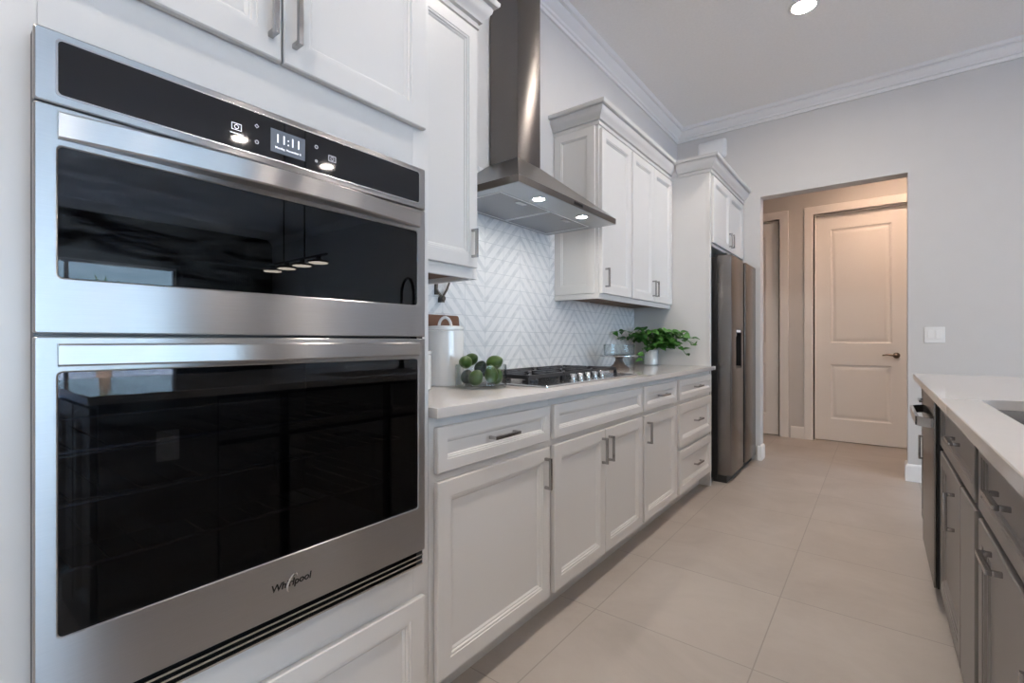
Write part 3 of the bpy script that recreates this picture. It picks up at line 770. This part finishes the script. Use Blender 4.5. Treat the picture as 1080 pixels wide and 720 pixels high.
build('base_grille', MB().box(.60, .70, 3.93, 4.845, .0, .055), 'rubber', rf, .003)
for y in (3.985, 4.79):
    build('hinge_cover', MB().hull([(.60, y - .04, 1.766), (.70, y - .03, 1.766), (.70, y + .03, 1.766), (.60, y + .04, 1.766)], [(.61, y - .03, 1.795), (.69, y - .02, 1.795), (.69, y + .02, 1.795), (.61, y + .03, 1.795)]), 'black', rf, .003)

# ------------------------------------------------------------------ kitchen island
IX = 1.845; FI = FXn(IX)
IY0, IY1 = .43, 3.575
def isl_cab(y0, y1, lab, drawers, doors, hollow=False, name='island_cabinet'):
    root = thing(name, (2.1, (y0 + y1) / 2, 0), lab, 'cabinet', 'taupe island cabinets')
    cm = MB()
    if hollow: cm.box(IX, IX + .018, y0, y1, .10, .883).box(2.40, 2.42, y0, y1, .10, .883).box(IX + .018, 2.40, y0, y0 + .018, .10, .883).box(IX + .018, 2.40, y1 - .018, y1, .10, .883).box(IX + .018, 2.40, y0 + .018, y1 - .018, .10, .12)
    else: cm.box(IX, 2.42, y0, y1, .10, .883)
    build('carcass', cm, 'island_frame_shade', root)
    build('toe_kick', MB().box(IX + .07, 2.40, y0, y1, 0, .10), 'islandgap', root)
    for a, b_, z0, z1, hy in drawers:
        d = front(root, 'drawer_front', FI, a, b_, z0, z1, 'island', DRAWER if z1 - z0 < .25 else DOOR)
        if hy: pull(d, FI, hy, (z0 + z1) / 2 + .012 if z1 - z0 < .25 else z1 - .03, False, .125, .026)
    for a, b_, hy in doors:
        d = front(root, 'door', FI, a, b_, .115, .668, 'island'); pull(d, FI, hy, .545, True, .125, .028)
    return root
isl_cab(.81, 1.083, 'narrow taupe island cabinet nearest the camera with a drawer over one door', [(.815, 1.063, .690, .862, .94)], [(.815, 1.063, 1.03)])
isl_cab(1.084, 2.549, 'wide taupe island sink cabinet with two drawers, a pull out front and a door', [(1.11, 1.630, .690, .862, 1.33), (1.11, 1.630, .115, .668, 1.40), (1.690, 2.537, .690, .862, 2.03)], [(1.958, 2.537, 2.10)], True)
sink_base = bpy.data.objects['island_cabinet.001']
build('door', prof_panel(MB(), FI, 1.690, 1.948, .115, .668, [(0, 0), (0, .0175), (.0025, .020)]), 'island', sink_base, angle=20)
isl_cab(3.172, IY1, 'far end taupe island cabinet beyond the dishwasher', [(3.19, 3.555, .690, .862, 3.34)], [(3.19, 3.555, 3.30)])
ep = thing('island_end_panel', (2.1, .62, 0), 'taupe panelled near end of the island', 'cabinet panel')
build('body', MB().box(IX - .012, 2.42, IY0, .808, 0, .883), 'island', ep)
FE = FYn(IY0)
for a, b_ in ((IX + .01, 2.11), (2.13, 2.40)): front(ep, 'end_panel', FE, a, b_, .115, .865, 'island')
tag(build('island_back_panel', MB().box(2.421, 2.445, IY0, IY1, 0, .883), 'island'), 'taupe back panel of the island', 'cabinet panel')
dw = thing('dishwasher', (2.1, 2.86, 0), 'stainless dishwasher in the island with a bar handle', 'dishwasher')
build('tub', MB().box(IX, 2.41, 2.556, 3.166, .10, .872), 'black', dw)
build('door_liner', MB().box(1.8185, IX - .001, 2.560, 3.162, .105, .868), 'black', dw)
build('kick_plate', MB().box(IX + .06, 2.3, 2.556, 3.166, 0, .10), 'rubber', dw)
dd = build('door', MB().box(1.808, 1.818, 2.562, 3.160, .105, .868), 'steel_dark', dw, .005)
hp = []
for k in range(17):
    t = k / 16; y = 2.585 + .55 * t; e = min(1, min(t, 1 - t) / .12); x = 1.806 - .046 * math.sin(e * math.pi / 2)
    hp.append((x, y))
build('handle', MB().loops([[(x - .006, y, .748), (x - .006, y, .786), (x + .006, y, .786), (x + .006, y, .748)] for x, y in hp]), 'steel_plain', dd, angle=40)

# island worktop with an undermount sink cut-out
IZ0, IZ1 = .884, .914
SX0, SX1, SY0, SY1 = 1.890, 2.290, 1.42, 2.155
fz = FZ(0)
L = [rr(fz, 1.790, 2.86, .395, 3.612, IZ0, .004), rr(fz, 1.790, 2.86, .395, 3.612, IZ1 - .002, .004), rr(fz, 1.792, 2.858, .397, 3.610, IZ1, .004),
     rr(fz, SX0, SX1, SY0, SY1, IZ1, .055), rr(fz, SX0, SX1, SY0, SY1, IZ0, .055)]
tag(build('island_countertop', MB().loops(L, closed=True), 'quartz'), 'white quartz worktop on the taupe island with a sink cut into it', 'countertop')
sk = thing('sink', ((SX0 + SX1) / 2, (SY0 + SY1) / 2, .68), 'stainless undermount sink in the island worktop', 'sink')
e = .004
build('basin', MB().loops([rr(fz, SX0 - .012, SX1 + .012, SY0 - .012, SY1 + .012, .8835, .06), rr(fz, SX0 - e, SX1 + e, SY0 - e, SY1 + e, .8835, .058), rr(fz, SX0 + .004, SX1 - .004, SY0 + .004, SY1 - .004, .70, .055), rr(fz, SX0 + .03, SX1 - .03, SY0 + .03, SY1 - .03, .682, .04)], cap0=False, cap1=True), 'steel_plain', sk, angle=50)
build('drain', MB().lathe((2.09, 1.79, 0), [(.045, .682), (.045, .685), (.03, .684), (.028, .683)], 24), 'chrome', sk)

fa = thing('faucet', (2.37, 2.20, .914), 'tall black gooseneck kitchen faucet behind the sink', 'faucet')
build('faucet_base', MB().lathe((2.37, 2.20, 0), [(.027, .914), (.027, .925), (.018, .935), (.017, 1.06), (.014, 1.07)], 24), 'blackmetal', fa)
gp = [(2.37, 2.20, 1.06), (2.37, 2.20, 1.42)] + [(2.37 - .10 + .10 * math.cos(a), 2.20 - .03 * (1 - math.cos(a)), 1.42 + .12 * math.sin(a)) for a in [math.pi * k / 12 for k in range(1, 13)]] + [(2.17, 2.14, 1.33)]
build('spout', MB().tube(gp, .0105, 12), 'blackmetal', fa)
build('spray_head', MB().tube([(2.17, 2.14, 1.34), (2.17, 2.14, 1.22)], [.014, .017], 14), 'blackmetal', fa)
build('faucet_lever', MB().tube([(2.37, 2.20, 1.0), (2.37, 2.25, 1.02), (2.37, 2.30, 1.06)], [.009, .007, .006], 8), 'blackmetal', fa)

# ------------------------------------------------------------------ things on the wall counter
BC = Vector((.338, 1.463, .914))
bw = thing('glass_bowl', BC, 'clear straight sided glass bowl holding green avocados on the counter', 'bowl')
build('bowl_wall', MB().lathe(BC, [(.096, .0), (.104, .004), (.106, .012), (.106, .092), (.1045, .094), (.103, .092), (.103, .014), (.098, .010), (.0, .009)], 48, True, False), 'clearglass', bw)
rgt = Vector((.752, .659, 0)); dep = Vector((-.659, .752, 0))
def avocado_mesh():
    mb = MB(); prof = []
    n = 18
    for k in range(n + 1):
        a = math.pi * k / n
        h = -math.cos(a); r = math.sin(a) * (1 - .10 * h - .05 * h * h)
        prof.append((max(r, .002) , h * (1.12 if h > 0 else 1.0)))
    mb.lathe((0, 0, 0), prof, 28)
    return mb
av_src = None
FR = [  # du, dv(z), depth, radius, length, tilt axis angles, label
    (-.062, 1.018, -.018, .0255, .0345, (1.45, .0, -.25), 'fruit', 'avocado lying on its side at the top left of the bowl'),
    (-.040, 1.027, .048, .025, .031, (1.2, .3, .6), 'fruit', 'avocado peeking out behind the top left one'),
    (-.056, .9555, .008, .0260, .029, (.3, .2, 0), 'fruit_dark', 'dark bluish avocado low against the left side of the bowl'),
    (-.020, .957, -.058, .029, .031, (.5, .3, .4), 'fruit', 'avocado at the bottom front of the bowl left of centre'),
    (-.002, .996, .012, .023, .028, (.6, .5, .2), 'fruit_dark', 'darker avocado in the middle of the heap'),  # uses the darker skin colour
    (.042, .968, -.049, .027, .036, (.12, -.12, 0), 'fruit', 'upright avocado at the front right of the bowl'),
    (.055, 1.016, -.006, .0285, .034, (1.2, .3, 1.0), 'fruit', 'avocado at the top right of the bowl'),
    (.066, .955, .018, .025, .031, (.2, .2, .3), 'fruit', 'avocado low against the right side of the bowl'),
]
for du, z, dp_, r, ln, rot, mt, lab in FR:
    p = Vector((BC.x, BC.y, 0)) + rgt * du + dep * dp_
    if av_src is None:
        o = build('avocado', avocado_mesh(), 'fruit'); av_src = o
    else:
        o = av_src.copy(); o.data = av_src.data.copy() if mt != 'fruit' else av_src.data; COL.objects.link(o)
        if mt != 'fruit': o.data.materials[0] = M[mt]
    o.location = (p.x, p.y, z); o.scale = (r * 1.03, r * 1.03, ln * 1.02); o.rotation_euler = (rot[0], rot[1], rot[2] + .72)
    tag(o, 'green ' + lab if mt == 'fruit' else lab, 'avocado', 'avocados in the glass bowl')
    st_ = build('stem_end', MB().lathe((0, 0, 0), [(.10, 1.02), (.10, 1.085), (.05, 1.10)], 10), 'stem_wood'); st_.parent = o

c1 = Vector((.145, 1.448, .914))
cn = thing('canister', c1, 'tall white ceramic canister with a ring handle on its lid', 'canister', 'white canisters beside the ovens')
build('canister_body', MB().lathe(c1, [(.075, 0), (.080, .004), (.080, .232), (.077, .236)], 44), 'ceramic', cn)
ldm = build('lid', MB().lathe(c1, [(.079, .2365), (.082, .239), (.082, .249), (.074, .254), (.02, .257)], 44), 'ceramic', cn)
build('lid_ring', MB().tube([(c1.x + .026 * math.cos(a) * .752, c1.y + .026 * math.cos(a) * .659, c1.z + .252 + .040 * math.sin(a)) for a in [math.pi * k / 14 for k in range(15)]], .0065, 10), 'ceramic', ldm)
c2 = Vector((.195, 1.225, .914))
c2n = thing('canister', c2, 'short white ceramic canister at the counter edge beside the oven cabinet', 'canister', 'white canisters beside the ovens')
build('canister_body', MB().lathe(c2, [(.066, 0), (.071, .004), (.071, .135), (.068, .138)], 40), 'ceramic', c2n)
build('lid', MB().lathe(c2, [(.070, .1385), (.073, .141), (.073, .151), (.06, .156), (.015, .158)], 40), 'ceramic', c2n)
bo = thing('cutting_board', (.035, 1.55, .914), 'brown wooden cutting board leaning on the backsplash behind the tall canister', 'cutting board')
fb = Fr((.062, 0, .9145), (0, 1, 0), (-.10, 0, .995), (.995, 0, .10))
build('board', prof_panel(MB(), fb, 1.40, 1.652, .002, .312, [(0, -.018), (0, -.002), (.002, 0)], r=.012), 'wood', bo, angle=30)
br = thing('wall_hook', (.01, 1.54, 1.29), 'dark metal hinged bracket on the backsplash under the left wall cabinet', 'bracket')
build('upright', MB().box(.0085, .020, 1.512, 1.526, 1.318, 1.378), 'bronze', br, .002)
build('knuckle', MB().lathe((.022, 1.548, 1.302), [(.011, -.014), (.014, -.010), (.014, .010), (.011, .014)], 16, axis='x').box(.0085, .030, 1.536, 1.558, 1.284, 1.300), 'bronze', br)
build('arm', MB().tube([(.024, 1.548, 1.306), (.03, 1.572, 1.345), (.03, 1.588, 1.378)], [.006, .0055, .005], 8), 'bronze', br)
build('arm', MB().tube([(.024, 1.548, 1.306), (.022, 1.530, 1.325), (.018, 1.519, 1.345)], [.006, .0055, .005], 8), 'bronze', br)

# cake stand with a glass dish
c3 = Vector((.225, 3.02, .914))
cs = thing('cake_stand', c3, 'pedestal cake stand with a grey brown foot and a silver plate right of the cooktop', 'cake stand')
build('pedestal', MB().lathe(c3, [(.068, 0), (.070, .006), (.062, .014), (.040, .030), (.026, .055), (.024, .070), (.034, .083)], 36), 'stem_wood', cs)
build('plate', MB().lathe(c3, [(.05, .082), (.125, .084), (.130, .088), (.130, .093), (.124, .096), (.02, .094)], 48), 'steel_plain', cs)
gd = build('glass_dish', MB().lathe(c3 + Vector((0, 0, .0945)), [(.098, .001), (.104, .004), (.106, .070), (.1045, .072), (.102, .070), (.100, .008), (.0, .006)], 44, True, False), 'clearglass')
tag(gd, 'round clear glass dish sitting on the cake stand', 'dish')

# potted pothos
c4 = Vector((.165, 3.715, .914)); c4.x = .185; c4.y = 3.70
pt = thing('potted_plant', c4, 'trailing green pothos in a white cylinder pot at the end of the counter', 'plant')
build('pot', MB().lathe(c4, [(.050, 0), (.054, .003), (.054, .116), (.053, .118), (.049, .117), (.049, .10), (.0, .10)], 40, True, False), 'ceramic', pt)
build('soil', MB().lathe(c4, [(.0485, .095), (.0485, .104), (.0, .106)], 24), 'soil', pt)
rnd = random.Random(5)
leaves = MB(); stems = MB()
def leaf(base, dirv, up, L_, W):
    dirv = dirv.normalized(); side = dirv.cross(up).normalized(); nrm = side.cross(dirv).normalized()
    outline = [(-.06, .0), (-.12, .26), (.0, .50), (.25, .58), (.52, .44), (.80, .18), (1.0, 0)]
    mid = []; lft = []; rgt_ = []
    for t, w_ in outline:
        drop = -.22 * max(t, 0) ** 2 * L_
        c_ = base + dirv * (max(t, 0.0) * L_) + nrm * drop
        bb = base + dirv * (t * L_) + nrm * drop
        mid.append(c_); lft.append(bb + side * (w_ * W) + nrm * (w_ * W * .28)); rgt_.append(bb - side * (w_ * W) + nrm * (w_ * W * .28))
    n = len(outline)
    vs = mid + lft + rgt_
    fs = []
    for i in range(n - 1):
        fs.append((i, i + 1, n + i + 1, n + i)); fs.append((i, 2 * n + i, 2 * n + i + 1, i + 1))
    th = nrm * -.0012
    o_ = len(leaves.v)
    leaves.add(vs, fs)
    leaves.add([v + th for v in vs], [f[::-1] for f in fs])
top = c4 + Vector((0, 0, .108))
def vine(az, reach, height, droop, nl, size=.05):
    d_ = Vector((math.cos(az), math.sin(az), 0)); pts = []
    for k in range(9):
        t = k / 8
        pts.append(top + d_ * (reach * t) + Vector((0, 0, height * math.sin(min(1, t * 1.5) * math.pi / 2) - droop * t * t)) + Vector((rnd.uniform(-.006, .006), rnd.uniform(-.006, .006), 0)))
    for p_ in pts:
        p_.x = min(max(p_.x, .03), .60); p_.y = min(p_.y, 3.745)
    stems.tube(pts, .0022, 6)
    for k in range(nl):
        t = .25 + .75 * (k + rnd.random() * .6) / nl; i = min(int(t * 8), 7); b = pts[i].lerp(pts[i + 1], t * 8 - i)
        a2 = az + rnd.uniform(-1.3, 1.3); dv = Vector((math.cos(a2), math.sin(a2), rnd.uniform(-.7, .45)))
        tip = b + dv.normalized() * size * 1.35
        if tip.y > 3.76 or tip.x < .02: dv.y = -abs(dv.y); dv.x = abs(dv.x)
        pe = b + dv * .012
        stems.tube([b, pe], .0012, 5)
        leaf(pe, dv, Vector((rnd.uniform(-.5, .5), rnd.uniform(-.9, .1), 1)), size * rnd.uniform(.75, 1.2), size * rnd.uniform(.75, 1.05))
for k in range(34):
    az = rnd.uniform(-math.pi * .95, .35) if k % 3 else rnd.uniform(-.4, .5)
    vine(az, rnd.uniform(.07, .20), rnd.uniform(.09, .19), rnd.uniform(.0, .10), 7)
vine(-.03, .36, .15, .10, 8); vine(.03, .33, .16, .06, 8); vine(-.12, .30, .13, .16, 8, .045); vine(-.2, .26, .15, .10, 8); vine(-.08, .28, .18, .05, 8)
vine(-1.85, .36, .15, .06, 8); vine(-1.75, .30, .15, .03, 9); vine(-2.0, .42, .17, .02, 6, .045); vine(-1.45, .26, .08, .16, 7, .045); vine(-1.6, .2, .13, 0, 7)
build('foliage', leaves, 'leaf', pt, angle=60)
build('vines', stems, 'leaf', pt)

# ------------------------------------------------------------------ wall fittings
sw_ = thing('light_switch', (1.972, YF, 1.15), 'white double rocker light switch on the far wall above the island end', 'light switch')
fw = FYn(YF)
sp_ = build('switch_plate', prof_panel(MB(), fw, 1.913, 2.034, 1.089, 1.212, [(0, 0), (0, .004), (.003, .0065)], r=.004), 'plate', sw_, angle=30)
for u in (1.950, 1.997):
    build('rocker', MB().hull([(u - .0165, YF - .006, 1.117), (u + .0165, YF - .006, 1.117), (u + .0165, YF - .006, 1.184), (u - .0165, YF - .006, 1.184)],
                              [(u - .0155, YF - .012, 1.119), (u + .0155, YF - .012, 1.119), (u + .0155, YF - .008, 1.182), (u - .0155, YF - .008, 1.182)]), 'plate', sp_)
ot = thing('power_outlet', (1.83, .634, .703), 'light outlet plate on the side of the taupe island', 'outlet')
fo2 = FXn(IX - .012)
op_ = build('outlet_plate', prof_panel(MB(), fo2, .597, .671, .645, .761, [(0, 0), (0, .004), (.003, .006)], r=.004), 'plate', ot, angle=30)
for v in (.682, .724):
    build('receptacle', prof_panel(MB(), fo2, .617, .651, v - .015, v + .015, [(0, .005), (0, .0075), (.001, .008)], r=.010), 'ceramic', op_, angle=30)
wb = thing('alarm_box', (.34, YF, 2.95), 'white rounded box fixed high on the far wall above the fridge cabinet', 'alarm')
bxm = prof_panel(MB(), FYn(YF), .215, .470, 2.885, 3.058, [(0, 0), (0, .020), (.006, .040), (.020, .050)], r=.022)
build('box_cover', bxm, 'plate', wb, angle=40)
build('box_base', prof_panel(MB(), FYn(YF), .209, .476, 2.879, 3.064, [(0, 0), (0, .006), (.002, .008)], r=.026), 'plate', wb, angle=40)

# ------------------------------------------------------------------ lights
def can(x, y, z, lab, grp, mat='can'):
    t = thing('ceiling_light', (x, y, z), lab, 'ceiling light', grp)
    build('trim_ring', MB().lathe((x, y, z), [(.088, 0), (.088, -.004), (.078, -.008), (.066, -.006), (.066, 0)], 36, False, False), 'plate', t)
    build('lens', MB().lathe((x, y, z), [(.066, -.001), (.066, -.004)], 32), mat, t)
can(1.255, 3.52, CZ, 'round recessed ceiling light in view above the aisle', 'recessed ceiling lights')
others = [(1.255, 1.9), (1.255, -.3), (1.255, -1.7), (3.2, -1.2), (3.2, -2.9), (5.0, 3.2), (5.0, 2.2), (5.0, -.6), (7.6, -2.0), (7.6, .3)]
for x, y in others: can(x, y, CZ, 'round recessed ceiling light', 'recessed ceiling lights')
can(1.75, 5.55, HCZ, 'recessed hall ceiling light above the doors', 'hall lights', 'hall_can')

# pendant over the island end, seen as a reflection in the upper oven door
pn = thing('linear_pendant', (3.55, 2.03, 1.72), 'black pendant bar with four flat disc shades', 'pendant light')
build('bar', MB().box(3.05, 4.05, 2.022, 2.038, 1.772, 1.786).tube([(3.38, 2.03, 1.78), (3.38, 2.03, CZ)], .006, 8).tube([(3.72, 2.03, 1.78), (3.72, 2.03, CZ)], .006, 8), 'blackmetal', pn)
for k in range(4):
    x = 3.17 + k * .25
    s_ = build('disc_shade', MB().lathe((x, 2.03, 0), [(.02, 1.773), (.02, 1.75), (.078, 1.735), (.080, 1.724), (.074, 1.722)], 28), 'blackmetal', pn)
    build('shade_lens', MB().lathe((x, 2.03, 0), [(.072, 1.722), (.072, 1.719)], 24), 'pend_led', s_)

# slatted curtain beside the sliding doors and a palm on the patio (both only reflected in the ovens)
cu = MB(); L0 = []; L1 = []
nn = 240
for k in range(nn + 1):
    y = WY1 + .02 + (4.80 - WY1 - .02) * k / nn; x = XR - .09 + .035 * math.sin(k * 2 * math.pi / 6)
    L0.append((x, y)); 
vs = []; fs = []
for x, y in L0: vs += [(x, y, .02), (x, y, 2.6), (x - .004, y, .02), (x - .004, y, 2.6)]
for k in range(nn):
    a, b_ = 4 * k, 4 * (k + 1)
    fs += [(a, b_, b_ + 1, a + 1), (a + 2, a + 3, b_ + 3, b_ + 2), (a + 1, b_ + 1, b_ + 3, a + 3), (a, a + 2, b_ + 2, b_)]
tag(build('curtain', MB().add(vs, fs), 'slat'), 'tall grey pleated curtain beside the sliding glass doors', 'curtain')
pm = thing('palm_tree', (14, 2.95, -.02), 'palm tree on the patio beyond the sliding glass doors', 'tree')
build('trunk', MB().tube([(14, 2.95, -.02), (14.02, 2.95, 1.0), (14, 2.97, 1.9)], [.16, .12, .11], 12), 'bark', pm)
pf = MB()
for k in range(14):
    a = k * 2.4; r0 = Vector((14, 2.97, 1.9)); dd_ = Vector((math.cos(a), math.sin(a), 0)); lift = .5 + .5 * ((k * 37) % 10) / 10
    pts = [r0 + dd_ * (.55 * t * (1.4 - lift)) + Vector((0, 0, lift * 1.1 * t - .3 * t * t)) for t in (0, .3, .6, 1)]
    sd = Vector((-dd_.y, dd_.x, 0))
    wv = [.02, .06, .05, .005]
    pf.loops([[p - sd * w_, p + Vector((0, 0, .01)), p + sd * w_, p - Vector((0, 0, .012))] for p, w_ in zip(pts, wv)])
build('fronds', pf, 'leaf2', pm)
